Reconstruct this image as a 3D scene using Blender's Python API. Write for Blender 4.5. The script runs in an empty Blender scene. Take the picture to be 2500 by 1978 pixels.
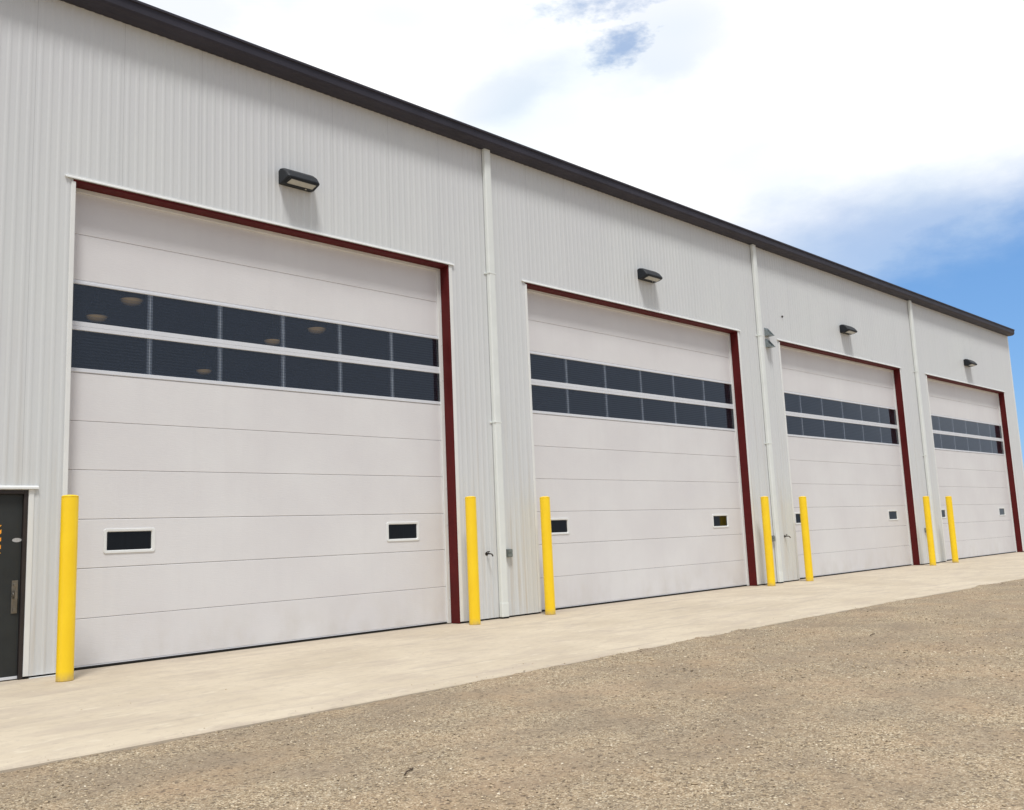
import bpy, bmesh, math, random
import numpy as np
from mathutils import Vector, Matrix
rnd = random.Random(7)
sc = bpy.context.scene
COL = sc.collection
R = math.radians

# ------------------------------------------------------------------ measured layout (metres)
H = 6.024          # head of the big openings
E = 8.39           # underside of the gutter
OPEN = [(3.833, 9.934), (11.866, 19.043), (21.042, 28.292), (30.393, 37.704)]
DT = 0.186         # depth of the red jambs
XA, XB = -12.0, 38.95
MD = (2.36, 3.405, 2.146)   # entrance door opening

# ------------------------------------------------------------------ helpers
class MB:
    """collects shapes, builds ONE mesh object"""
    def __init__(s): s.v = []; s.f = []; s.sm = []
    def quad(s, a, b, c, d, sm=False):
        n = len(s.v); s.v += [a, b, c, d]; s.f.append((n, n+1, n+2, n+3)); s.sm.append(sm)
    def box(s, x0, x1, y0, y1, z0, z1):
        n = len(s.v)
        s.v += [(x, y, z) for z in (z0, z1) for y in (y0, y1) for x in (x0, x1)]
        for f in ((0,2,3,1),(4,5,7,6),(0,1,5,4),(2,6,7,3),(0,4,6,2),(1,3,7,5)):
            s.f.append(tuple(n+i for i in f)); s.sm.append(False)
    def loft(s, rings, cap=True, sm=False, close=True):
        n = len(s.v); m = len(rings[0])
        for r in rings: s.v += list(r)
        for i in range(len(rings)-1):
            for j in range(m if close else m-1):
                k = (j+1) % m
                s.f.append((n+i*m+j, n+i*m+k, n+(i+1)*m+k, n+(i+1)*m+j)); s.sm.append(sm)
        if cap:
            s.f.append(tuple(n+j for j in range(m))[::-1]); s.sm.append(False)
            s.f.append(tuple(n+(len(rings)-1)*m+j for j in range(m))); s.sm.append(False)
    def prism_x(s, prof, x0, x1, sm=False):
        s.loft([[(x, y, z) for y, z in prof] for x in (x0, x1)], sm=sm)
    def tube(s, pts, r, n=10, sm=True):
        pts = [Vector(p) for p in pts]; rings = []
        rr = r if isinstance(r, (list, tuple)) else [r]*len(pts)
        for i, p in enumerate(pts):
            t = (pts[min(i+1, len(pts)-1)] - pts[max(i-1, 0)]).normalized()
            a = t.orthogonal().normalized() if i == 0 else (a - a.dot(t)*t).normalized()
            b = t.cross(a)
            rings.append([tuple(p + rr[i]*(math.cos(2*math.pi*k/n)*a + math.sin(2*math.pi*k/n)*b)) for k in range(n)])
        s.loft(rings, sm=sm)
    def lathe(s, prof, cx=0, cy=0, n=40, sm=True):
        s.loft([[(cx + r*math.cos(2*math.pi*k/n), cy + r*math.sin(2*math.pi*k/n), z) for k in range(n)] for r, z in prof], sm=sm)
    def build(s, name, mat, parent=None, bevel=0, off=(0,0,0), fixn=None):
        if fixn is None: fixn = len(s.f) > 1
        me = bpy.data.meshes.new(name)
        me.from_pydata([(a-off[0], b-off[1], c-off[2]) for a, b, c in s.v], [], s.f)
        me.polygons.foreach_set('use_smooth', s.sm); me.update()
        if fixn:
            bm = bmesh.new(); bm.from_mesh(me); bmesh.ops.recalc_face_normals(bm, faces=bm.faces); bm.to_mesh(me); bm.free()
        me.materials.append(mat)
        o = bpy.data.objects.new(name, me); COL.objects.link(o)
        if parent: o.parent = parent
        if bevel:
            b = o.modifiers.new('bevel', 'BEVEL'); b.width = bevel; b.segments = 2; b.limit_method = 'ANGLE'; b.angle_limit = R(40)
        return o
def empty(name, loc=(0,0,0)):
    o = bpy.data.objects.new(name, None); COL.objects.link(o); o.location = loc; o.empty_display_size = .3; return o
def tag(o, label=None, cat=None, group=None, kind=None):
    if label: o['label'] = label
    if cat: o['category'] = cat
    if group: o['group'] = group
    if kind: o['kind'] = kind
    return o
def copy_tree(root, kids):
    c = root.copy(); COL.objects.link(c); cm = {root: c}
    for o in kids:
        k = o.copy(); COL.objects.link(k); k.parent = cm[o.parent]; cm[o] = k
    return c

# ------------------------------------------------------------------ materials
class NT:
    def __init__(s, name):
        s.m = bpy.data.materials.new(name); s.m.use_nodes = True
        s.t = s.m.node_tree; s.t.nodes.clear()
        s.out = s.n('ShaderNodeOutputMaterial')
    def n(s, typ, **kw):
        nd = s.t.nodes.new(typ)
        for k, v in kw.items():
            if k.startswith('_'): setattr(nd, k[1:], v)
            else: nd.inputs[k.replace('__', ' ')].default_value = v
        return nd
    def l(s, a, b): s.t.links.new(a, b)
    def coord(s, scale=(1,1,1), rot=(0,0,0)):
        g = s.n('ShaderNodeNewGeometry'); mp = s.n('ShaderNodeMapping')
        mp.inputs['Scale'].default_value = scale; mp.inputs['Rotation'].default_value = rot
        s.l(g.outputs['Position'], mp.inputs['Vector']); return mp.outputs['Vector']
    def noise(s, vec, scale, detail=4, rough=.55, dist=0):
        nd = s.n('ShaderNodeTexNoise', Scale=scale, Detail=detail, Roughness=rough, Distortion=dist)
        s.l(vec, nd.inputs['Vector']); return nd.outputs['Fac']
    def ramp(s, fac, stops):
        r = s.n('ShaderNodeValToRGB'); cr = r.color_ramp
        while len(cr.elements) < len(stops): cr.elements.new(.5)
        for e, (p, c) in zip(cr.elements, stops):
            e.position = p; e.color = (c, c, c, 1) if isinstance(c, (int, float)) else (*c, 1)
        s.l(fac, r.inputs['Fac']); return r.outputs['Color']
    def mix(s, fac, a, b, mode='MIX'):
        m = s.n('ShaderNodeMix', _data_type='RGBA', _blend_type=mode)
        for sock, v in ((m.inputs[0], fac), (m.inputs[6], a), (m.inputs[7], b)):
            if isinstance(v, (int, float)): sock.default_value = v
            elif isinstance(v, tuple): sock.default_value = (*v, 1)
            else: s.l(v, sock)
        return m.outputs[2]
    def math(s, op, a, b=None, c=None):
        m = s.n('ShaderNodeMath', _operation=op)
        for sock, v in zip(m.inputs, (a, b, c)):
            if v is None: continue
            if isinstance(v, (int, float)): sock.default_value = v
            else: s.l(v, sock)
        return m.outputs[0]
    def bump(s, h, strength=.3, dist=.01):
        b = s.n('ShaderNodeBump', Strength=strength, Distance=dist); s.l(h, b.inputs['Height']); return b.outputs['Normal']
    def bsdf(s, color, rough=.5, normal=None, metal=0, spec=.5):
        p = s.n('ShaderNodeBsdfPrincipled')
        for k, v in (('Base Color', color), ('Roughness', rough)):
            if isinstance(v, tuple): p.inputs[k].default_value = (*v, 1)
            elif isinstance(v, (int, float)): p.inputs[k].default_value = v
            else: s.l(v, p.inputs[k])
        p.inputs['Metallic'].default_value = metal; p.inputs['Specular IOR Level'].default_value = spec
        if normal: s.l(normal, p.inputs['Normal'])
        s.l(p.outputs[0], s.out.inputs['Surface']); return p

def m_wall():
    t = NT('ribbed_wall_paint'); v = t.coord((1, 1, 1)); vs = t.coord((1.1, 1.1, .12))
    streak = t.noise(vs, 1.6, 5, .6); big = t.noise(v, .35, 3)
    c = t.mix(t.ramp(streak, [(.38, 0), (.72, 1)]), (.655, .675, .675), (.69, .71, .705))
    c = t.mix(t.ramp(big, [(.35, 0), (.7, .55)]), c, (.645, .65, .675))
    dirt = t.math('MULTIPLY', t.ramp(t.noise(t.coord((9, 9, .35)), 1.0, 4, .6), [(.50, 0), (.70, .6)]), 
                  t.ramp(t.math('MULTIPLY', t.n_z(), .2), [(0, 1), (.95, 0)]))
    c = t.mix(dirt, c, (.50, .43, .34))
    # panel joints every 1.081 m as hairline gaps
    g = t.n('ShaderNodeNewGeometry'); sp = t.n('ShaderNodeSeparateXYZ'); t.l(g.outputs['Position'], sp.inputs[0])
    fr = t.math('FRACT', t.math('DIVIDE', t.math('SUBTRACT', sp.outputs['X'], 3.325-1.081*40), 1.081))
    jn = t.math('LESS_THAN', fr, .0065)
    c = t.mix(t.math('MULTIPLY', jn, .3), c, (.2, .2, .2))
    t.bsdf(c, .42, t.bump(t.noise(v, 60, 2), .03, .002)); return t.m
def _ny(t):
    g = t.n('ShaderNodeNewGeometry'); sp = t.n('ShaderNodeSeparateXYZ'); t.l(g.outputs['Position'], sp.inputs[0]); return sp.outputs['Y']
NT.n_y = _ny
def _nz(t):
    g = t.n('ShaderNodeNewGeometry'); sp = t.n('ShaderNodeSeparateXYZ'); t.l(g.outputs['Position'], sp.inputs[0]); return sp.outputs['Z']
NT.n_z = _nz
def m_door():
    t = NT('door_panel_white'); v = t.coord()
    c = t.mix(t.ramp(t.noise(v, .8, 4), [(.35, 0), (.68, 1)]), (.72, .705, .71), (.765, .757, .757))
    c = t.mix(t.ramp(t.noise(t.coord((7, 7, .5)), 1, 4), [(.5, 0), (.8, .25)]), c, (.67, .655, .66))
    low = t.math('MULTIPLY', t.ramp(t.noise(t.coord((2, 2, 1.2)), 1.5, 4), [(.42, 0), (.75, .5)]), t.ramp(t.n_z(), [(0, 1), (.7, 0)]))
    c = t.mix(low, c, (.56, .52, .46))
    grain = t.noise(t.coord((9, 9, 90)), 1.0, 4, .65)
    t.bsdf(c, .45, t.bump(grain, .55, .003)); return t.m
def m_simple(name, col, rough=.5, metal=0, var=.1, scale=6, spec=.5, bump=0):
    t = NT(name); v = t.coord()
    c = t.mix(t.ramp(t.noise(v, scale, 4), [(.3, 0), (.7, 1)]), tuple(x*(1-var) for x in col), tuple(min(1, x*(1+var)) for x in col))
    t.bsdf(c, rough, t.bump(t.noise(v, scale*12, 3), bump, .003) if bump else None, metal, spec); return t.m
def m_yellow():
    t = NT('bollard_yellow'); v = t.coord((1, 1, .6))
    c = t.mix(t.ramp(t.noise(v, 5, 4), [(.35, 0), (.7, 1)]), (.90, .59, .006), (.94, .64, .010))
    sc_ = t.ramp(t.noise(t.coord((6, 6, 1.5)), 5, 5, .7), [(.68, 0), (.78, .45)])
    c = t.mix(sc_, c, (.60, .38, .03))
    ft = t.math('MULTIPLY', t.ramp(t.n_z(), [(0, .75), (.11, 0)]), t.ramp(t.noise(v, 9, 4), [(.35, .2), (.6, 1)]))
    c = t.mix(ft, c, (.40, .30, .16))
    t.bsdf(c, .42, t.bump(t.noise(v, 30, 3), .05, .002)); return t.m
def m_concrete():
    t = NT('apron_concrete'); v = t.coord(); vx = t.coord((.45, 1.3, 1), (0, 0, .12))
    c = t.mix(t.ramp(t.noise(v, .55, 5, .6), [(.35, 0), (.66, 1)]), (.495, .42, .32), (.59, .51, .395))
    c = t.mix(t.ramp(t.noise(vx, 2.3, 6, .65, .4), [(.48, 0), (.66, .7)]), c, (.445, .375, .305))
    c = t.mix(t.ramp(t.noise(v, 9, 5, .7), [(.52, 0), (.72, .45)]), c, (.37, .315, .255))
    c = t.mix(t.ramp(t.noise(vx, 6.5, 5, .6, .8), [(.58, 0), (.70, .5)]), c, (.67, .605, .49))
    c = t.mix(t.ramp(t.noise(t.coord((.9, 2.6, 1), (0, 0, .2)), 4.2, 6, .7, .6), [(.59, 0), (.67, .5)]), c, (.39, .33, .28))
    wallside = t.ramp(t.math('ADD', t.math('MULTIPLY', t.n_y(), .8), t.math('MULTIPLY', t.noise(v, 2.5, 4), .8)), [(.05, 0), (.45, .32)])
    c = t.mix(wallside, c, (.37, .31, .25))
    tyre = t.noise(t.coord((.22, 5.5, 1), (0, 0, .09)), 1.1, 5, .65, .2)
    c = t.mix(t.ramp(tyre, [(.60, 0), (.68, .45)]), c, (.31, .265, .225))
    sp = t.n('ShaderNodeTexVoronoi', Scale=3.2); t.l(v, sp.inputs['Vector'])
    c = t.mix(t.ramp(sp.outputs['Distance'], [(.0, .8), (.035, 0)]), c, (.12, .10, .09))
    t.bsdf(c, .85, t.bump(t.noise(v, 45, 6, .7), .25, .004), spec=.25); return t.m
def m_gravel():
    t = NT('gravel_ground'); v = t.coord()
    vo = t.n('ShaderNodeTexVoronoi', Scale=105); t.l(v, vo.inputs['Vector'])
    vo2 = t.n('ShaderNodeTexVoronoi', Scale=48); t.l(v, vo2.inputs['Vector'])
    sepc = t.n('ShaderNodeSeparateColor'); t.l(vo.outputs['Color'], sepc.inputs[0])
    sepd = t.n('ShaderNodeSeparateColor'); t.l(vo2.outputs['Color'], sepd.inputs[0])
    base = t.mix(t.ramp(t.noise(v, .6, 5, .6), [(.35, 0), (.65, 1)]), (.285, .22, .155), (.39, .30, .21))
    base = t.mix(t.ramp(t.noise(v, 1.4, 5, .65), [(.45, 0), (.65, .9)]), base, (.40, .285, .18))
    st = t.ramp(sepc.outputs[0], [(0, (.11, .085, .052)), (.18, (.26, .20, .13)), (.55, (.40, .31, .205)), (.82, (.56, .455, .315)), (1, (.78, .70, .54))])
    dusty = t.ramp(t.noise(v, 1.1, 5, .65), [(.40, .95), (.62, .22)])
    c = t.mix(dusty, base, st)
    tint = t.noise(t.coord((1, 1, 1)), .85, 5, .65)
    c = t.mix(t.ramp(tint, [(.40, .45), (.56, 0)]), c, (.245, .20, .152))
    c = t.mix(t.ramp(tint, [(.52, 0), (.70, .35)]), c, (.42, .295, .20))
    c = t.mix(t.ramp(sepd.outputs[1], [(.90, 0), (.93, .7)]), c, (.13, .10, .075))
    c = t.mix(t.ramp(t.noise(v, 22, 5, .7), [(.50, 0), (.70, .65)]), c, (.16, .125, .085))
    h = t.mix(.5, t.ramp(vo.outputs['Distance'], [(0, 1), (.7, 0)]), t.noise(v, 30, 5, .7))
    t.bsdf(c, .95, t.bump(h, .8, .012), spec=.15); return t.m
def m_stone():
    t = NT('pebble'); g = t.n('ShaderNodeNewGeometry')
    c = t.ramp(g.outputs['Random Per Island'], [(0, (.10, .075, .05)), (.12, (.25, .195, .135)), (.40, (.40, .31, .205)), (.72, (.50, .395, .27)), (.93, (.60, .50, .36)), (1, (.78, .70, .56))])
    t.bsdf(c, .9, spec=.2); return t.m
def m_glass(rib=True):
    t = NT('tinted_glazing' if rib else 'vision_glazing')
    tr = t.n('ShaderNodeBsdfTransparent'); tr.inputs[0].default_value = (.80, .83, .87, 1) if rib else (.40, .40, .38, 1)
    gl = t.n('ShaderNodeBsdfGlossy', Roughness=.02); gl.inputs[0].default_value = (.92, .96, 1, 1)
    df = t.n('ShaderNodeBsdfDiffuse'); df.inputs[0].default_value = (.030, .038, .058, 1) if rib else (.012, .012, .011, 1)
    fr = t.n('ShaderNodeFresnel', IOR=1.72 if rib else 1.4)
    v = t.coord()
    if rib:
        w = t.n('ShaderNodeTexWave', Scale=7.6, _bands_direction='Z'); w.wave_type = 'BANDS'; t.l(v, w.inputs['Vector'])
        nb = t.bump(w.outputs['Fac'], .07, .004); t.l(nb, gl.inputs['Normal']); 
        fac = t.math('ADD', .20, t.math('MULTIPLY', w.outputs['Fac'], .24))
    else: fac = .45
    m1 = t.n('ShaderNodeMixShader'); t.l(tr.outputs[0], m1.inputs[1]); t.l(df.outputs[0], m1.inputs[2])
    if isinstance(fac, float): m1.inputs[0].default_value = fac
    else: t.l(fac, m1.inputs[0])
    m2 = t.n('ShaderNodeMixShader'); t.l(t.math('MULTIPLY', fr.outputs[0], 1.0), m2.inputs[0])
    t.l(m1.outputs[0], m2.inputs[1]); t.l(gl.outputs[0], m2.inputs[2]); t.l(m2.outputs[0], t.out.inputs['Surface'])
    return t.m
def m_emit(name, col, s):
    t = NT(name); e = t.n('ShaderNodeEmission', Strength=s); e.inputs[0].default_value = (*col, 1)
    lw = t.n('ShaderNodeLayerWeight', Blend=.5); t.l(t.math('MULTIPLY', t.math('POWER', t.math('SUBTRACT', 1, lw.outputs['Facing']), 1.6), s), e.inputs['Strength'])
    t.l(e.outputs[0], t.out.inputs['Surface']); return t.m

M = dict(
    wall=m_wall(), door=m_door(), yellow=m_yellow(), concrete=m_concrete(), gravel=m_gravel(), stone=m_stone(),
    glass=m_glass(True), portglass=m_glass(False),
    trim=m_simple('white_trim', (.78, .79, .775), .4, var=.04, scale=3),
    spout=m_simple('downspout_white', (.77, .80, .775), .38, var=.04, scale=3),
    rail=m_simple('aluminium_rail', (.70, .72, .76), .4, var=.03),
    mull=m_simple('mullion_aluminium', (.82, .86, .90), .45, var=.12, scale=9),
    red=m_simple('oxide_red_steel', (.098, .0085, .009), .6, var=.1, scale=3, spec=.18),
    gutter=m_simple('charcoal_gutter', (.040, .038, .052), .55, var=.18, scale=1.3, spec=.25),
    black=m_simple('lamp_black', (.015, .018, .023), .5, var=.2, scale=20, spec=.3),
    rubber=m_simple('rubber_seal', (.012, .012, .012), .8),
    dark=m_simple('entrance_door_paint', (.019, .022, .022), .6, var=.2, scale=3),
    frame=m_simple('door_frame_brown', (.026, .019, .018), .5, var=.15),
    steel=m_simple('brushed_steel', (.25, .23, .20), .4, .9, var=.15, scale=14),
    galv=m_simple('galvanised_steel', (.30, .34, .35), .45, .6, var=.15, scale=20),
    lens=m_simple('lamp_lens', (.47, .46, .41), .35, var=.06, scale=18),
    grey=m_simple('grey_box', (.17, .19, .18), .55, var=.15, scale=20),
    brass=m_simple('dark_metal', (.06, .05, .045), .45, .6),
    sticker=m_simple('sticker_grey', (.45, .45, .45), .4, var=.15, scale=60),
    inside=m_simple('interior_lining', (.16, .17, .18), .8),
    roof=m_simple('roof_sheet', (.10, .095, .10), .5),
    wood=m_simple('twig_bark', (.07, .045, .03), .9),
    bulb=m_emit('warm_bulb', (1, .66, .30), .24),
)
def m_hazard():
    t = NT('hazard_tape'); g = t.n('ShaderNodeNewGeometry'); sp = t.n('ShaderNodeSeparateXYZ'); t.l(g.outputs['Position'], sp.inputs[0])
    f = t.math('FRACT', t.math('MULTIPLY', t.math('SUBTRACT', sp.outputs['Z'], t.math('MULTIPLY', sp.outputs['X'], .9)), 11.5))
    c = t.mix(t.math('GREATER_THAN', f, .5), (.02, .018, .012), (.95, .45, .02)); t.bsdf(c, .5); return t.m
M['hazard'] = m_hazard()

# ------------------------------------------------------------------ ground
def vnoise(x, y, seed=0):
    """smooth value noise, arrays"""
    xi = np.floor(x).astype(np.int64); yi = np.floor(y).astype(np.int64); xf = x-xi; yf = y-yi
    def h(a, b):
        n = (a*374761393 + b*668265263 + seed*974634777) & 0xffffffff
        n = ((n ^ (n >> 13))*1274126177) & 0xffffffff
        return ((n ^ (n >> 16)) & 0xffff)/65535.
    u = xf*xf*(3-2*xf); v = yf*yf*(3-2*yf)
    return (h(xi, yi)*(1-u)+h(xi+1, yi)*u)*(1-v)+(h(xi, yi+1)*(1-u)+h(xi+1, yi+1)*u)*v
def slab_edge(x):     # front edge of the concrete, metres in front of the wall
    return -4.66 - .06*np.sin(x*.35) 
def spill(x):         # how far loose gravel creeps over that edge
    x = np.asarray(x, float)
    s = ((vnoise(x*1.1, x*0+3.3, 5) - .55)*.20 + (vnoise(x*4, x*0+1.3, 8)-.5)*.07)*np.clip((x-3)/5, .15, 1)
    s = s + np.clip((x-6)/8, 0, 1)*.05
    return np.clip(s, -.02, .4)
def ground_z(x, y):
    z = -.022 + .012*(vnoise(x*.8, y*.8, 1)-.5) + .014*(vnoise(x*5, y*5, 2)-.5) + .008*(vnoise(x*17, y*17, 3)-.5)
    e = slab_edge(x)
    near = np.clip(1-(e-y)/.5, 0, 1)
    lift = np.clip((spill(x)+.02)/.16, 0, 1)
    z = z + near*near*lift*.030
    over = (y > e+spill(x)*.9)
    z = np.where(over, np.minimum(z, -.06), z)
    return z
xs = np.concatenate([[-600, -250, -100, -45, -20, -9, -5, -3], np.arange(-1.5, 9, .045), np.arange(9, 18, .08), np.arange(18, 42, .2), [46, 55, 75, 120, 250, 600]])
ys = np.concatenate([[-600, -250, -100, -50, -30, -22, -17, -15], np.arange(-13.5, -4.1, .045), [-4, -3, 0, 10, 40, 100, 250, 600]])
gx, gy = np.meshgrid(xs, ys); gz = ground_z(gx, gy)
gz = np.where((gy > -3.9) | (gy < -13.6) | (gx < -3), -.06, gz)
nx, ny = len(xs), len(ys)
me = bpy.data.meshes.new('gravel_ground'); idx = np.arange(nx*ny).reshape(ny, nx)
faces = np.stack([idx[:-1, :-1], idx[:-1, 1:], idx[1:, 1:], idx[1:, :-1]], -1).reshape(-1, 4)
def fast_mesh(me, verts, faces, k, smooth=True):
    me.vertices.add(len(verts)); me.vertices.foreach_set('co', np.asarray(verts, np.float32).ravel())
    me.loops.add(faces.size); me.loops.foreach_set('vertex_index', faces.astype(np.int32).ravel())
    me.polygons.add(len(faces)); me.polygons.foreach_set('loop_start', np.arange(0, faces.size, k, dtype=np.int32))
    me.polygons.foreach_set('use_smooth', np.full(len(faces), smooth)); me.update(calc_edges=True); me.validate()
fast_mesh(me, np.stack([gx, gy, gz], -1).reshape(-1, 3), faces, 4)
me.materials.append(M['gravel'])
g = bpy.data.objects.new('ground', me); COL.objects.link(g); tag(g, kind='structure')

# concrete apron, its top 5 cm above the gravel, ragged front edge
b = MB(); ex = np.concatenate([[-12.3, -6], np.arange(-2, 45, .12), [60]])
ed = slab_edge(ex) + .012*(vnoise(ex*6, ex*0, 4)-.5) + .02*(vnoise(ex*1.7, ex*0, 9)-.5)
for i in range(len(ex)-1):
    a, c = ex[i], ex[i+1]; p, q_ = ed[i], ed[i+1]
    b.quad((a, p+.012, 0), (c, q_+.012, 0), (c, 30, 0), (a, 30, 0))
    b.quad((a, p, -.012), (c, q_, -.012), (c, q_+.012, 0), (a, p+.012, 0))
    b.quad((a, p, -.12), (c, q_, -.12), (c, q_, -.012), (a, p, -.012))
slab = b.build('pavement', M['concrete'], fixn=False); tag(slab, kind='structure')

# loose pebbles
rs = np.random.RandomState(3)
N = 170000
# density falls with distance from where one stands
u = rs.rand(N); rr = 2.6*(24/2.6)**(u**.9); th = np.radians(rs.uniform(-12, 88, N))
px = rr*np.sin(th); py = -11.6 + rr*np.cos(th)
e = slab_edge(px) + spill(px)
keep = (py < e) | ((py < e+.35) & (rs.rand(N) < .06)) | ((py < -2.5) & (rs.rand(N) < .0012))
keep &= (py < -.3) & (vnoise(px*1.0, py*1.4, 21)*.7 + vnoise(px*3.1, py*3.7, 22)*.4 + rs.rand(N)*.4 > .70)
px, py = px[keep], py[keep]; N = len(px)
onslab = py > slab_edge(px)
pz = np.where(onslab, 0, ground_z(px, py))
size = (.0030 + .0066*rs.rand(N)**3) * (1 + .35*(np.hypot(px, py+11.6) > 9)); size[rs.rand(N) < .012] *= 1.9
size[onslab] *= .75
oc = np.array([(1,0,0),(0,1,0),(-1,0,0),(0,-1,0),(0,0,1),(0,0,-1)], float)
of = np.array([(0,1,4),(1,2,4),(2,3,4),(3,0,4),(1,0,5),(2,1,5),(3,2,5),(0,3,5)])
ang = rs.rand(N)*6.283
V = oc[None] * (1 + .5*(rs.rand(N, 6, 1)-.5)) + .35*(rs.rand(N, 6, 3)-.5)
V[..., 0] *= 1.25; V[..., 2] *= .62
cx_, sx_ = np.cos(ang)[:, None], np.sin(ang)[:, None]
X = V[..., 0]*cx_ - V[..., 1]*sx_; Y = V[..., 0]*sx_ + V[..., 1]*cx_
V = np.stack([X, Y, V[..., 2]], -1)*size[:, None, None] + np.stack([px, py, pz + size*.25], -1)[:, None]
me = bpy.data.meshes.new('loose_pebbles')
fast_mesh(me, V.reshape(-1, 3), (of[None] + 6*np.arange(N)[:, None, None]).reshape(-1, 3), 3, False)
me.materials.append(M['stone'])
o = bpy.data.objects.new('loose_pebbles', me); COL.objects.link(o)
tag(o, 'loose tan and grey pebbles strewn over the gravel yard', 'gravel', kind='stuff')

# ------------------------------------------------------------------ building
bld = empty('garage_building', (13, 0, 0))
tag(bld, 'long off-white ribbed metal building with four tall overhead doors', 'garage building')
def bpart(mb, name, mat, bevel=0, parent=None, fixn=None):
    o = mb.build(name, mat, parent or bld, bevel, off=(13, 0, 0), fixn=fixn); return o

# front wall: pressed ribs 0.1201 m apart, cut round the openings
RP = 1.081/9
def prof(x):
    t = ((x-3.325)/RP) % 1.0
    # valley, sloped flank, narrow crest
    t = abs(t-.5)*2            # 0 at crest
    return -.004-.0068*(1 - min(1, max(0, (t-.14)/.40)))
cuts = set([XA, XB])
k0 = int(math.floor((XA-3.325)/RP)); k1 = int(math.ceil((XB-3.325)/RP))
for k in range(k0, k1+1):
    for f in (.0, .25, .42, .5, .58, .75):
        x = 3.325+(k+f)*RP
        if XA < x < XB: cuts.add(round(x, 4))
for L_, R_ in OPEN: cuts |= {L_, R_}
cuts |= {MD[0], MD[1]}
cl = sorted(cuts)
b = MB()
for a, c in zip(cl[:-1], cl[1:]):
    m = (a+c)/2; z0 = .028
    for L_, R_ in OPEN:
        if L_ < m < R_: z0 = H
    if MD[0] < m < MD[1]: z0 = MD[2]
    ya, yc = prof(a), prof(c)
    b.quad((a, ya, z0), (c, yc, z0), (c, yc, E+.165), (a, ya, E+.165), True)
b_front = len(b.f)
# sides and back
for X_ in (XB, XA):
    n = len(b.v); b.v += [(X_, 0, 0), (X_, 30, 0), (X_, 30, 8.575), (X_, 15, 10.478), (X_, 0, 8.575)]
    f = tuple(range(n, n+5)); b.f.append(f if X_ == XB else f[::-1]); b.sm.append(False)
b.quad((XA, 30, 0), (XA, 30, 8.6), (XB, 30, 8.6), (XB, 30, 0))
wall = bpart(b, 'wall', M['wall'], fixn=False)
b = MB()
b.quad((XA-.2, -.02, 8.56), (XB+.02, -.02, 8.56), (XB+.02, 15, 10.46), (XA-.2, 15, 10.46))
b.quad((XA-.2, 15, 10.46), (XB+.02, 15, 10.46), (XB+.02, 30.2, 8.56), (XA-.2, 30.2, 8.56))
bpart(b, 'roof', M['roof'], fixn=False)
# lining that closes the wall thickness from inside
b = MB()
iv = [(XA+.02, MD[0]-.05, 0), (MD[0]-.05, MD[1]+.05, MD[2]+.05)]
last = MD[1]+.05
for L_, R_ in OPEN:
    iv.append((last, L_-.03, 0)); iv.append((L_-.03, R_+.03, H+.03)); last = R_+.03
iv.append((last, XB-.02, 0))
for a, c, z in iv: b.box(a, c, .05, .17, z+.002, 8.572)
bpart(b, 'inner_lining', M['inside'])
# black strips whose colour stands in for the shadow gap under the sheets
b = MB(); segs = [(XA, MD[0]), (MD[1], OPEN[0][0])] + [(OPEN[i][1], OPEN[i+1][0]) for i in range(3)] + [(OPEN[3][1], XB)]
for a, c in segs:
    b = MB(); b.box(a+.03, c-.03, .012, .045, .001, .08); bpart(b, 'shadow_gap_strip', M['rubber'])
b = MB(); b.box(3.47, 3.80, -.045, -.004, .001, .009); bpart(b, 'base_flashing', M['trim'])
# corner trim at the far end
b = MB(); b.box(XB-.11, XB+.006, -.012, -.007, .03, E); b.box(XB+.001, XB+.006, -.007, .12, .03, E); bpart(b, 'corner_trim', M['trim'])

# gutter along the eave
b = MB()
gp = [(.0, 8.392), (-.13, 8.388), (-.20, 8.398), (-.243, 8.425), (-.256, 8.447), (-.2565, 8.452), (-.263, 8.456), (-.268, 8.52), (-.27, 8.578), (-.285, 8.582), (-.285, 8.602), (-.262, 8.604), (-.25, 8.59), (-.02, 8.60)]
b.prism_x(gp, XA-.2, 38.985, sm=False)
b.prism_x([(-.2, 8.604), (-.285, 8.605), (-.289, 8.597), (-.289, 8.58), (-.292, 8.58), (-.292, 8.612), (-.2, 8.616)], XA-.2, 38.99)
gut = bpart(b, 'gutter', M['gutter'])
for x in np.arange(-9, 38, 6.1):
    b = MB(); b.prism_x([(y*1.004-.001, z-.0015 if z < 8.5 else z+.001) for y, z in gp], x, x+.06)
    bpart(b, 'gutter_joint', M['gutter'], parent=gut)

# downspouts
def downspout(x):
    b = MB(); w, d = .155, .10; c = .018
    def ring(z, y0=-.024, yo=0):
        return [(x, y0, z), (x, -d+c+yo, z), (x+c, -d+yo, z), (x+w-c, -d+yo, z), (x+w, -d+c+yo, z), (x+w, y0, z)]
    b.loft([ring(.035), ring(.28), ring(.281)] + [ring(2.9)] + [ring(E-.002)])
    # swaged foot
    b.loft([[(p[0]+(-.006 if p[0] < x+w/2 else .006), p[1]-(.006 if p[1] < -.02 else 0), z) for p in ring(z)] for z in (.03, .26)])
    s = b.build('downspout', M['spout'], bld, .003, off=(13, 0, 0))
    for z in (3.36, 6.05):
        k = MB(); k.box(x-.006, x+w+.006, -d-.004, -.004, z-.011, z+.011); k.box(x-.045, x-.0065, -.020, -.006, z-.018, z+.018); k.box(x+w+.0065, x+w+.045, -.016, -.006, z-.018, z+.018)
        k.tube([(x-.028, -.016, z), (x-.028, -.03, z)], .008, 8)
        k.build('pipe_strap', M['spout'], s, .002, off=(13, 0, 0))
    k = MB(); k.box(x+.005, x+w-.005, -d+.006, -.012, .003, .0295); k.build('outlet_opening', M['rubber'], s, off=(13, 0, 0))
    return s
for x in (10.835, 19.955, 29.43): downspout(x)

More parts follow.
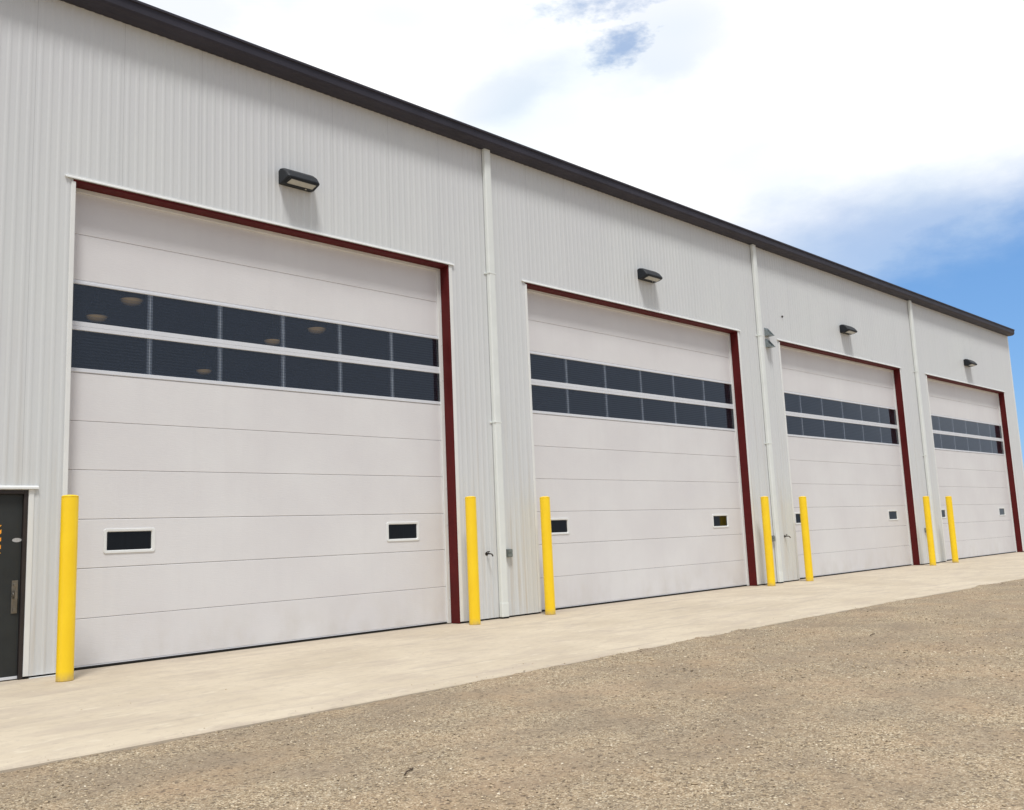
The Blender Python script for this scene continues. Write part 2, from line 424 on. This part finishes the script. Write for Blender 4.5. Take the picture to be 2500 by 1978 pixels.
# door heads, jambs, trims
def opening(i, L_, R_):
    b = MB()
    b.box(R_-.003, R_+.028, -.012, DT, .004, H-.0045); bpart(b, 'door_jamb', M['red'], .002)
    b = MB(); b.box(L_-.028, L_-.0005, .013, DT, .004, H-.0045); bpart(b, 'door_jamb', M['red'], .002)
    b = MB(); b.box(L_-.028, R_+.028, -.0135, DT, H-.004, H+.028); bpart(b, 'door_header', M['red'], .002)
    # white folded trim on the face
    b = MB(); b.box(R_+.0285, R_+.10, -.018, .012, .03, H+.03); bpart(b, 'jamb_trim', M['trim'], .006)
    b = MB(); b.box(L_-.055, L_, -.018, .012, .03, H-.001); bpart(b, 'jamb_trim', M['trim'], .006)
    b = MB(); x0, x1 = L_-.13, R_+.14
    b.prism_x([(.0, H+.066), (-.014, H+.064), (-.036, H+.050), (-.038, H+.030), (-.034, H+.030), (-.032, H+.044), (.0, H+.044)], x0, x1)
    b.box(L_-.1, R_+.1, -.0165, .0, H+.0445, H+.08)
    bpart(b, 'drip_cap', M['trim'], .001)
    # side and top covers in front of the door leaf
    b = MB(); yd = DT+.004
    b.box(L_+.0605, R_-.0755, yd-.012, yd+.018, H-.055, H-.005); bpart(b, 'head_stop', M['trim'], .003)
    b = MB(); b.box(L_+.0045, L_+.06, yd-.012, yd+.018, .012, H-.005); bpart(b, 'weather_stop', M['trim'], .003)
    b = MB(); b.box(R_-.075, R_-.0045, yd-.012, yd+.018, .012, H-.005)
    for z in np.arange(.4, 6, .61):
        b.tube([(R_-.03, yd-.012, z), (R_-.03, yd-.022, z)], .008, 6)
    bpart(b, 'weather_stop', M['trim'], .003)
ZS = [.045, .602, 1.202, 1.802, 2.412, 3.022, 3.632]
def garage_door(i, L_, R_, pl, pr):
    """leaf with its sections, lit bands and two small vision windows"""
    y0 = DT+.024; y1 = y0+.05
    b = MB(); x0, x1 = L_+.02, R_-.02
    holes = [(pl-.29, pl+.29), (pr-.29, pr+.29)]; hz = (1.405, 1.645)
    def panel(z0, z1):
        b.prism_x([(y0+.006, z0+.0018), (y0, z0+.007), (y0, z1-.007), (y0+.006, z1-.0018), (y1, z1-.0025), (y1, z0+.0025)], x0, x1)
    for z0, z1 in list(zip(ZS[:-1], ZS[1:])) + [(4.822, 5.422), (5.422, 6.06)]:
        if z0 == 1.202:
            b.prism_x([(y0+.006, z0+.0025), (y0, z0+.009), (y0, hz[0]), (y1, hz[0]), (y1, z0+.0025)], x0, x1)
            b.prism_x([(y0, hz[1]), (y0, z1-.009), (y0+.006, z1-.0025), (y1, z1-.0025), (y1, hz[1])], x0, x1)
            for a, c in ((x0, holes[0][0]), (holes[0][1], holes[1][0]), (holes[1][1], x1)): b.box(a, c, y0, y1, *hz)
        else: panel(z0, z1)
    lf = b.build('garage_door', M['door'], bld, off=(13, 0, 0))
    def sub(mb, n, m, bev=0):
        o = mb.build(n, m, lf, bev, off=(13, 0, 0)); return o
    # dark backing behind the section joints keeps daylight out
    k = MB()
    for z in ZS[1:-1]+[5.422]: k.box(x0, x1, y1+.001, y1+.01, z-.02, z+.02)
    sub(k, 'joint_seal', M['rubber'])
    k = MB(); k.prism_x([(y0+.004, .004), (y0-.006, .022), (y0-.004, .034), (y1, .034), (y1, .004)], x0, x1); sub(k, 'bottom_seal', M['rubber'])
    k = MB(); k.box(x0, x1, y0-.004, y1, .0345, .0445); sub(k, 'bottom_rail', M['steel'] if 0 else M['rail'])
    # rails of the two glazed bands
    k = MB()
    k.prism_x([(y0+.004, 4.768), (y0-.008, 4.772), (y0-.008, 4.8), (y0-.003, 4.803), (y0-.003, 4.8205), (y1, 4.8205), (y1, 4.768)], x0, x1)
    k.prism_x([(y0+.004, 4.172), (y0-.008, 4.176), (y0-.008, 4.222), (y0-.002, 4.2235), (y0-.008, 4.225), (y0-.008, 4.282), (y0+.004, 4.286), (y1, 4.286), (y1, 4.172)], x0, x1)
    k.prism_x([(y0+.002, 3.6335), (y0-.008, 3.640), (y0-.008, 3.684), (y0+.004, 3.688), (y1, 3.688), (y1, 3.6335)], x0, x1)
    k.box(x0, x0+.045, y0+.002, y1-.001, 3.688, 4.172); k.box(x1-.045, x1, y0+.002, y1-.001, 3.688, 4.172)
    k.box(x0, x0+.045, y0+.002, y1-.001, 4.286, 4.768); k.box(x1-.045, x1, y0+.002, y1-.001, 4.286, 4.768)
    sub(k, 'window_rail', M['rail'], .0015)
    xs_ = [x0+.045+(x1-x0-.09)*j/6 for j in range(7)]
    for zz0, zz1 in ((3.689, 4.171), (4.287, 4.767)):
        for j in range(1, 6):
            k = MB(); k.box(xs_[j]-.036, xs_[j]-.006, y0+.0115, y1-.001, zz0, zz1); k.box(xs_[j]+.006, xs_[j]+.036, y0+.0115, y1-.001, zz0, zz1); k.box(xs_[j]-.006, xs_[j]+.006, y0+.015, y1-.001, zz0, zz1)
            sub(k, 'mullion', M['mull'])
        for j in range(6):
            k = MB(); k.quad((xs_[j]+.0015, y0+.009, zz0), (xs_[j+1]-.0015, y0+.009, zz0), (xs_[j+1]-.0015, y0+.009, zz1), (xs_[j]+.0015, y0+.009, zz1))
            sub(k, 'window_pane', M['glass'])
    for c in (pl, pr):
        def rr(w, h, r, y, n=5):
            out = []
            for cxs, czs, a0 in ((1, 1, 0), (-1, 1, 90), (-1, -1, 180), (1, -1, 270)):
                for t in range(n+1):
                    a = R(a0+90*t/n); out.append((c+cxs*(w-r)+r*math.cos(a), y, 1.525+czs*(h-r)+r*math.sin(a)))
            return out
        k = MB(); k.loft([rr(.325, .153, .03, y0+.001), rr(.325, .153, .03, y0-.008), rr(.320, .148, .025, y0-.011), rr(.290, .122, .018, y0-.010), rr(.280, .114, .012, y0+.004), rr(.280, .114, .012, y0+.045)], cap=False, sm=False)
        sub(k, 'vision_frame', M['trim'])
        k = MB(); k.v = rr(.279, .113, .012, y0+.012); k.f = [tuple(range(len(k.v)))]; k.sm = [False]
        sub(k, 'vision_pane', M['portglass'])
    return lf
for i, ((L_, R_), (pl, pr)) in enumerate(zip(OPEN, [(4.67, 9.01), (12.62, 18.08), (21.78, 27.28), (31.0, 36.67)])):
    opening(i, L_, R_); garage_door(i, L_, R_, pl, pr)

# entrance door on the left edge of the picture
b = MB(); x0, x1, zt = MD
b.box(x1-.045, x1-.001, -.004, .11, .002, zt-.002); b.box(x0+.001, x0+.045, -.004, .11, .002, zt-.002); b.box(x0+.0455, x1-.0455, -.004, .11, zt-.047, zt-.002)
bpart(b, 'door_frame', M['frame'], .003)
b = MB(); b.prism_x([(.0, zt+.05), (-.014, zt+.048), (-.04, zt+.032), (-.042, zt+.010), (-.036, zt+.010), (-.034, zt+.026), (.0, zt+.026)], x0-.12, x1+.10); bpart(b, 'drip_cap', M['trim'])
b = MB(); b.box(x1+.001, x1+.06, -.016, .01, .03, zt+.02); bpart(b, 'jamb_trim', M['trim'], .004)
b = MB(); b.box(x0-.06, x0-.001, -.016, .01, .03, zt+.02); bpart(b, 'jamb_trim', M['trim'], .004)
b = MB(); b.box(x0+.047, x1-.047, .035, .08, .045, zt-.049); ed_ = bpart(b, 'entrance_door', M['dark'], .003)
def sube(mb, n, m, bev=0): return mb.build(n, m, ed_, bev, off=(13, 0, 0))
b = MB(); b.box(x0+.047, x1-.047, .028, .07, .012, .043); sube(b, 'door_sweep', M['rail'], .002)
b = MB(); b.box(3.268, 3.333, .024, .0345, .742, 1.112); b.box(3.285, 3.318, -.012, .0235, .955, .975); b.box(3.287, 3.318, -.028, -.012, .90, 1.00)
b.tube([(3.30, .024, 1.065), (3.30, .008, 1.065)], .018, 14); b.box(3.285, 3.32, .012, .0235, .765, .80)
b.tube([(3.275, .0225, .93), (3.275, -.012, .93), (3.275, -.02, .95), (3.275, -.012, .97), (3.275, .0225, .97)], .006, 8)
sube(b, 'pull_plate', M['steel'], .002)
b = MB(); n = 24; b.v = [(3.308+.05*math.cos(2*math.pi*k/n), .0335, 1.570+.024*math.sin(2*math.pi*k/n)) for k in range(n)]; b.f = [tuple(range(n))]; b.sm = [False]
sube(b, 'oval_sticker', M['sticker'])
b = MB(); b.quad((2.80, .0335, 1.425), (3.142, .0335, 1.425), (3.142, .0335, 1.745), (2.80, .0335, 1.745)); sube(b, 'hazard_sign', M['hazard'])

# interior lights glimpsed through the glazing
def bay_lamp():
    r = empty('interior_lamp', (0, 0, 0))
    tag(r, 'x', 'lamp', 'warm lamps glowing inside the building')
    b = MB(); b.lathe([(.03, .50), (.05, .45), (.08, .40), (.22, .12), (.24, .0), (.235, .0), (.21, .12), (.07, .38)], n=20); s = b.build('lamp_shade', M['galv'], r)
    b = MB(); b.lathe([(.005, -.12), (.08, -.113), (.15, -.09), (.20, -.05), (.225, .0), (.23, .03), (.01, .06)], n=24); e_ = b.build('bulb', M['bulb'], r)
    b = MB(); b.tube([(0, 0, .5), (0, 0, 2.4)], .012, 6); p = b.build('hanger', M['galv'], r)
    return r, [s, e_, p]
lr, lk = bay_lamp()
spots = [((7.25, 8.77), 'warm lamp seen low in the first upper pane of the nearest door'), ((7.31, 7.0), 'small warm lamp seen near the top of the first upper pane'),
         ((11.62, 8.86), 'warm lamp seen low in the third upper pane of the nearest door'), ((11.83, 7.14), 'warm lamp seen high in the fourth upper pane of the nearest door'),
         ((11.97, 13.43), 'dim lamp glowing in the second lower pane of the nearest door')]
for i, (p, lab) in enumerate(spots):
    o = lr if i == 0 else copy_tree(lr, lk)
    o.location = (p[0], p[1], 6.55); o['label'] = lab

# ------------------------------------------------------------------ bollards
def bollard():
    r = empty('bollard'); b = MB(); rad = .0905
    b.lathe([(rad+.002, .0), (rad, .01), (rad, 2.018), (rad-.001, 2.022)]); s = b.build('post', M['yellow'], r)
    b = MB(); pr_ = [(rad+.0005, 2.0225), (rad+.0005, 2.030)]
    for a in range(5, 90, 9): pr_.append((rad*math.cos(R(a)), 2.030+.022*math.sin(R(a))))
    pr_.append((.002, 2.052)); b.lathe(pr_); c = b.build('cap', M['yellow'], r)
    return r, [s, c]
br, bk = bollard()
bl = [(3.655, -.62, 'yellow bollard between the dark entrance door and the nearest garage door'),
      (9.97, -.36, 'yellow bollard right of the nearest garage door, beside the first downspout'),
      (11.76, -.33, 'yellow bollard overlapping the left edge of the second garage door'),
      (19.12, -.35, 'yellow bollard right of the second garage door, in front of the second downspout'),
      (20.85, -.38, 'yellow bollard hiding part of the left vision window of the third door'),
      (28.10, -.48, 'yellow bollard right of the third garage door, in front of the third downspout'),
      (29.80, -.50, 'farthest yellow bollard, at the left side of the fourth garage door')]
for i, (x, y, lab) in enumerate(bl):
    o = br if i == 0 else copy_tree(br, bk)
    o.location = (x, y, .001); o.rotation_euler = (R(rnd.uniform(-.25, .25)), R(rnd.uniform(-.25, .25)), rnd.uniform(0, 6))
    tag(o, lab, 'bollard', 'yellow bollards guarding the garage doors')

# ------------------------------------------------------------------ wall lights
def wall_light():
    r = empty('wall_light'); w = .57
    prof_ = [(0, -.01), (0, .205), (-.055, .225), (-.12, .212), (-.20, .155), (-.262, .078), (-.28, .052), (-.278, .034), (-.09, -.012)]
    b = MB(); rings = []
    for x, f, g_ in ((0, .86, .93), (.012, .93, .97), (.04, .985, 1), (.10, 1, 1), (w-.10, 1, 1), (w-.05, .97, .995), (w-.018, .88, .96), (w, .72, .9)):
        rings.append([(x, y*f, .1+(z-.1)*g_) for y, z in prof_])
    b.loft(rings, sm=False); h = b.build('housing', M['black'], r, .006)
    b = MB()   # raised ring round the lens
    def pt(x, t, o): # t 0 near wall .. 1 outer, on sloping underside
        y = -.10-.168*t; z = -.0095+.0413*t*1.0
        return (x, y, z-o)
    a_, c_ = (.03, w-.03); u0, u1 = .04, .97
    outer = [pt(a_, u0, .008), pt(c_-.03, u0, .008), pt(c_, u0+.3, .008), pt(c_-.01, u1, .008), pt(a_+.02, u1, .008), pt(a_, u1-.15, .008)]
    top = [(p[0], p[1], p[2]+.02) for p in outer]
    b.loft([outer, top]); h2 = b.build('lens_bezel', M['black'], h, .002)
    b = MB(); q4 = [pt(a_+.035, .17, .0125), pt(c_-.045, .17, .0125), pt(c_-.04, .80, .0125), pt(a_+.05, .84, .0125)]
    b.loft([q4, [(p[0], p[1], p[2]+.006) for p in q4]]); ln = b.build('lens', M['lens'], r)
    b = MB(); b.tube([(w*.72, -.085, -.01), (w*.72, -.085, -.026)], .012, 10); sn = b.build('photocell', M['lens'], r)
    return r, [h, h2, ln, sn]
wr, wk = wall_light()
for i, (x, lab) in enumerate([(6.69, 'black wedge wall light above the nearest, leftmost garage door'), (15.27, 'black wedge wall light above the second garage door'),
                              (24.49, 'black wedge wall light above the third garage door'), (33.87, 'small black wedge wall light above the farthest garage door')]):
    o = wr if i == 0 else copy_tree(wr, wk)
    o.location = (x, -.009, 6.71); tag(o, lab, 'wall light', 'black wall lights over the garage doors')

# ------------------------------------------------------------------ small fittings
def outlet():
    r = empty('outlet_box'); b = MB()
    b.box(-.055, .055, -.055, 0, -.07, .07); s = b.build('back_box', M['grey'], r, .006)
    b = MB(); b.box(-.05, .05, -.072, -.0555, .006, .062); b.box(-.05, .05, -.072, -.0555, -.062, -.006)
    b.tube([(-.05, -.06, .0), (.05, -.06, 0)], .006, 8); c = b.build('flap_cover', M['grey'], r, .006)
    return r, [s, c]
orr, ok = outlet()
for i, (x, z, lab) in enumerate([(11.10, 1.09, 'grey outlet box on the wall right of the first downspout'), (19.86, 1.065, 'grey outlet box mostly hidden behind the bollard at the second downspout'),
                                 (28.98, 1.03, 'grey outlet box half hidden behind the bollard at the third downspout')]):
    o = orr if i == 0 else copy_tree(orr, ok)
    o.location = (x, -.009, z); tag(o, lab, 'outlet box', 'outlet boxes on the piers between doors')
def tap():
    r = empty('wall_tap'); b = MB()
    b.tube([(0, 0, 0), (0, -.006, 0)], .032, 14); b.tube([(0, 0, 0), (0, -.10, 0), (.012, -.125, -.012), (.02, -.135, -.045)], [.012, .012, .012, .013], 10); s = b.build('spout', M['brass'], r)
    b = MB(); b.tube([(0, -.055, .0), (0, -.055, .035)], .007, 8); b.tube([(-.028, -.055, .036), (.028, -.055, .036)], .008, 8); c = b.build('handle', M['brass'], r)
    return r, [s, c]
tr_, tk = tap()
for i, (x, z, lab) in enumerate([(10.60, 1.10, 'dark tap on the wall between a bollard and the first downspout'), (20.50, 1.10, 'dark tap on the wall right of the second downspout')]):
    o = tr_ if i == 0 else copy_tree(tr_, tk)
    o.location = (x, -.008, z); tag(o, lab, 'wall tap', 'taps on the piers between doors')
def bracket():
    r = empty('wall_bracket'); b = MB()
    b.box(0, .19, -.012, 0, -.01, .20); s = b.build('back_plate', M['galv'], r)
    b = MB(); b.box(-.004, .194, -.17, -.0125, -.012, 0); c = b.build('shelf_plate', M['galv'], r)
    ks = []
    for x in (.0, .18):
        b = MB(); b.loft([[(x+t, -.0125, .19), (x+t, -.165, .001), (x+t, -.0125, .001)] for t in (0, .01)]); ks.append(b.build('gusset', M['galv'], r))
    return r, [s, c]+ks
kr, kk = bracket()
for i, (z, lab) in enumerate([(6.10, 'upper galvanised angle bracket on the wall left of the third door'), (5.81, 'lower galvanised angle bracket on the wall left of the third door')]):
    o = kr if i == 0 else copy_tree(kr, kk)
    o.location = (20.33, -.009, z); tag(o, lab, 'bracket', 'galvanised brackets beside the second downspout')
b = MB(); b.tube([(0, 0, 0), (0, -.03, 0)], [.03, .022], 12); o = b.build('wall_fitting', M['brass']); o.location = (21.28, -.008, 6.72)
tag(o, 'tiny dark round fitting on the wall above the third door', 'wall fitting')

def twig(x, y, a, ln, lab):
    b = MB(); pts = [(-ln/2, 0, 0), (-ln/6, .01*ln/.2, .004), (ln/5, -.006*ln/.2, .006), (ln/2, .008*ln/.2, .002)]
    b.tube(pts, [.003, .005, .004, .002], 6); b.tube([pts[2], (ln/3.2, .03, .008)], [.003, .0015], 5)
    o = b.build('twig', M['wood']); o.location = (x, y, float(ground_z(np.array([x]), np.array([y]))[0])+.006); o.rotation_euler.z = a
    tag(o, lab, 'twig', 'twigs lying on the gravel')
twig(3.55, -6.95, .55, .17, 'thin brown twig lying on the gravel nearest the camera')
twig(11.2, -6.35, .2, .30, 'dark twig lying on gravel just off the concrete edge')
twig(15.8, -7.2, .3, .34, 'dark twig lying far out on the gravel at the right')
twig(13.0, -7.9, .1, .26, 'short dark twig on the gravel right of the middle')

# ------------------------------------------------------------------ camera
yaw, pitch, roll = 0.7750787922138941, 0.14299266931088642, -0.04232259339495199
fw = Vector((math.sin(yaw)*math.cos(pitch), math.cos(yaw)*math.cos(pitch), math.sin(pitch)))
rt = Vector((math.cos(yaw), -math.sin(yaw), 0)); up = rt.cross(fw)
r2 = rt*math.cos(roll)+up*math.sin(roll); u2 = -rt*math.sin(roll)+up*math.cos(roll)
cam = bpy.data.cameras.new('camera'); co = bpy.data.objects.new('camera', cam); COL.objects.link(co)
mw = Matrix(((r2.x, u2.x, -fw.x, 0), (r2.y, u2.y, -fw.y, -11.598), (r2.z, u2.z, -fw.z, 1.37), (0, 0, 0, 1)))
co.matrix_world = mw
cam.sensor_fit = 'HORIZONTAL'; cam.sensor_width = 36; cam.lens = 2230.03/2500*36; cam.clip_end = 3000; cam.clip_start = .1
sc.camera = co

# ------------------------------------------------------------------ light
to_sun = Vector((-.27, -.40, 1.0)).normalized()
el = math.asin(to_sun.z); az = math.atan2(to_sun.x, to_sun.y)
sun = bpy.data.lights.new('sun', 'SUN'); sun.energy = 2.65; sun.angle = R(11); sun.color = (1, .98, .95)
so = bpy.data.objects.new('sun', sun); COL.objects.link(so); so.rotation_euler = to_sun.to_track_quat('Z', 'Y').to_euler(); so.location = (0, -20, 30)

w = bpy.data.worlds.new('World'); sc.world = w; w.use_nodes = True
t = w.node_tree; t.nodes.clear()
def wn(typ, **kw):
    nd = t.nodes.new(typ)
    for k, v in kw.items():
        if k.startswith('_'): setattr(nd, k[1:], v)
        else: nd.inputs[k].default_value = v
    return nd
def wl(a, b_): t.links.new(a, b_)
def wm(op, a, b_=None, clamp=False):
    m = wn('ShaderNodeMath', _operation=op); m.use_clamp = clamp
    for s_, v in zip(m.inputs, (a, b_)):
        if v is None: continue
        if isinstance(v, (int, float)): s_.default_value = v
        else: wl(v, s_)
    return m.outputs[0]
tc = wn('ShaderNodeTexCoord'); D = tc.outputs['Generated']
nrm = wn('ShaderNodeVectorMath', _operation='NORMALIZE'); wl(D, nrm.inputs[0]); D = nrm.outputs[0]
def dot(vec):
    m = wn('ShaderNodeVectorMath', _operation='DOT_PRODUCT'); wl(D, m.inputs[0]); m.inputs[1].default_value = vec; return m.outputs['Value']
def noi(scale, detail=5, rough=.55, stretch=(1, 1, 2.2), dist=0, off=(0,0,0)):
    mp = wn('ShaderNodeMapping'); mp.inputs['Scale'].default_value = stretch; mp.inputs['Location'].default_value = off; wl(D, mp.inputs[0])
    n_ = wn('ShaderNodeTexNoise', Scale=scale, Detail=detail, Roughness=rough, Distortion=dist); wl(mp.outputs[0], n_.inputs['Vector']); return n_.outputs['Fac']
nA = noi(6, 3, .6); nD = noi(70, 3, .6); nB = noi(26, 4, .65); nC = noi(3.2, 2, .55, off=(4, 2, 1))
def patch(d, ra, rb, tilt=0, soft=.5, amp=1., nz=.6, fine=0):
    """a gap in the clouds round direction d; ra, rb its half sizes"""
    d = Vector(d).normalized(); a = Vector((d.y, -d.x, 0)).normalized(); b_ = a.cross(d)
    if b_.z < 0: b_ = -b_
    a2 = a*math.cos(tilt)+b_*math.sin(tilt); b2 = -a*math.sin(tilt)+b_*math.cos(tilt)
    u_ = wm('DIVIDE', dot(a2), ra); v_ = wm('DIVIDE', dot(b2), rb)
    r_ = wm('SQRT', wm('ADD', wm('MULTIPLY', u_, u_), wm('MULTIPLY', v_, v_)))
    r_ = wm('ADD', r_, wm('MULTIPLY', wm('SUBTRACT', nA, .5), nz*2)); r_ = wm('ADD', r_, wm('MULTIPLY', wm('SUBTRACT', nB, .5), nz*(2.2 if fine else 1)))
    if fine: r_ = wm('ADD', r_, wm('MULTIPLY', wm('SUBTRACT', nD, .5), fine))
    r_ = wm('ADD', r_, wm('MULTIPLY', wm('LESS_THAN', dot(d), 0), 50))
    f = wm('DIVIDE', wm('SUBTRACT', 1+soft/2, r_), soft, True)
    sm = wn('ShaderNodeMapRange', _interpolation_type='SMOOTHSTEP'); wl(f, sm.inputs['Value'])
    return wm('MULTIPLY', sm.outputs[0], amp)
P_ = [patch((.9471, .2886, .1250), .27, .185, 0.0, .8, 1., .20),
      patch((.915, .3127, .255), .21, .074, -.12, 1.2, .70, .30),
      patch((.6961, .5287, .4857), .023, .013, .3, 2.3, .72, .9, 2.2),
      patch((.6788, .5173, .5300), .045, .013, .0, 2.0, .6, 1.0, 2.),
      patch((.7221, .4863, .492), .06, .05, .8, 1.2, .22, .9),
      patch((.6259, .638, .4486), .075, .022, .35, 1.3, .22, .9),
      patch((.3528, .7835, .5116), .10, .03, 0, 1.3, .22, 1.),
      patch((.8139, .4563, .3596), .10, .03, .2, 1.4, .12, 1.)]
gap = P_[0]
for p_ in P_[1:]: gap = wm('MAXIMUM', gap, p_)
# unseen dark cloud bank added behind the camera, for top shading and darker reflections
back = wn('ShaderNodeMapRange', _interpolation_type='SMOOTHSTEP'); wl(wm('ADD', dot((0, -1, -.35)), wm('MULTIPLY', wm('SUBTRACT', nC, .5), .7)), back.inputs['Value'])
back.inputs['From Min'].default_value = -.05; back.inputs['From Max'].default_value = .45
sky = wn('ShaderNodeTexSky'); sky.sky_type = 'NISHITA'; sky.sun_disc = False; sky.sun_elevation = el; sky.sun_rotation = az
sky.air_density = 1.0; sky.dust_density = .3; sky.ozone_density = 2.0
hs = wn('ShaderNodeMix', _data_type='RGBA', _blend_type='MULTIPLY'); hs.inputs[0].default_value = 1; wl(sky.outputs[0], hs.inputs[6]); hs.inputs[7].default_value = (.80, 1.0, 1.25, 1)
cr = wn('ShaderNodeValToRGB'); cr.color_ramp.elements[0].position = .36; cr.color_ramp.elements[0].color = (9.5, 10.2, 10.6, 1)
cr.color_ramp.elements[1].position = .52; cr.color_ramp.elements[1].color = (11.6, 11.6, 11.5, 1); wl(nC, cr.inputs[0])
hb = wn('ShaderNodeMix', _data_type='RGBA'); hb.inputs[0].default_value = .45; wl(hs.outputs[2], hb.inputs[6]); hb.inputs[7].default_value = (2.2, 4.9, 9.4, 1)
mx = wn('ShaderNodeMix', _data_type='RGBA'); wl(gap, mx.inputs[0]); wl(cr.outputs[0], mx.inputs[6]); wl(hb.outputs[2], mx.inputs[7])
mb = wn('ShaderNodeMix', _data_type='RGBA'); wl(wm('MULTIPLY', back.outputs[0], .9), mb.inputs[0]); wl(mx.outputs[2], mb.inputs[6]); mb.inputs[7].default_value = (3.1, 3.7, 4.8, 1)
bg = wn('ShaderNodeBackground', Strength=.1); wl(mb.outputs[2], bg.inputs[0])
w.cycles.sampling_method = 'NONE'
wo = wn('ShaderNodeOutputWorld'); wl(bg.outputs[0], wo.inputs[0])

sc.view_settings.view_transform = 'Standard'; sc.view_settings.look = 'None'; sc.view_settings.gamma = 1; sc.view_settings.exposure = 0
sc.cycles.max_bounces = 6; sc.cycles.transparent_max_bounces = 8
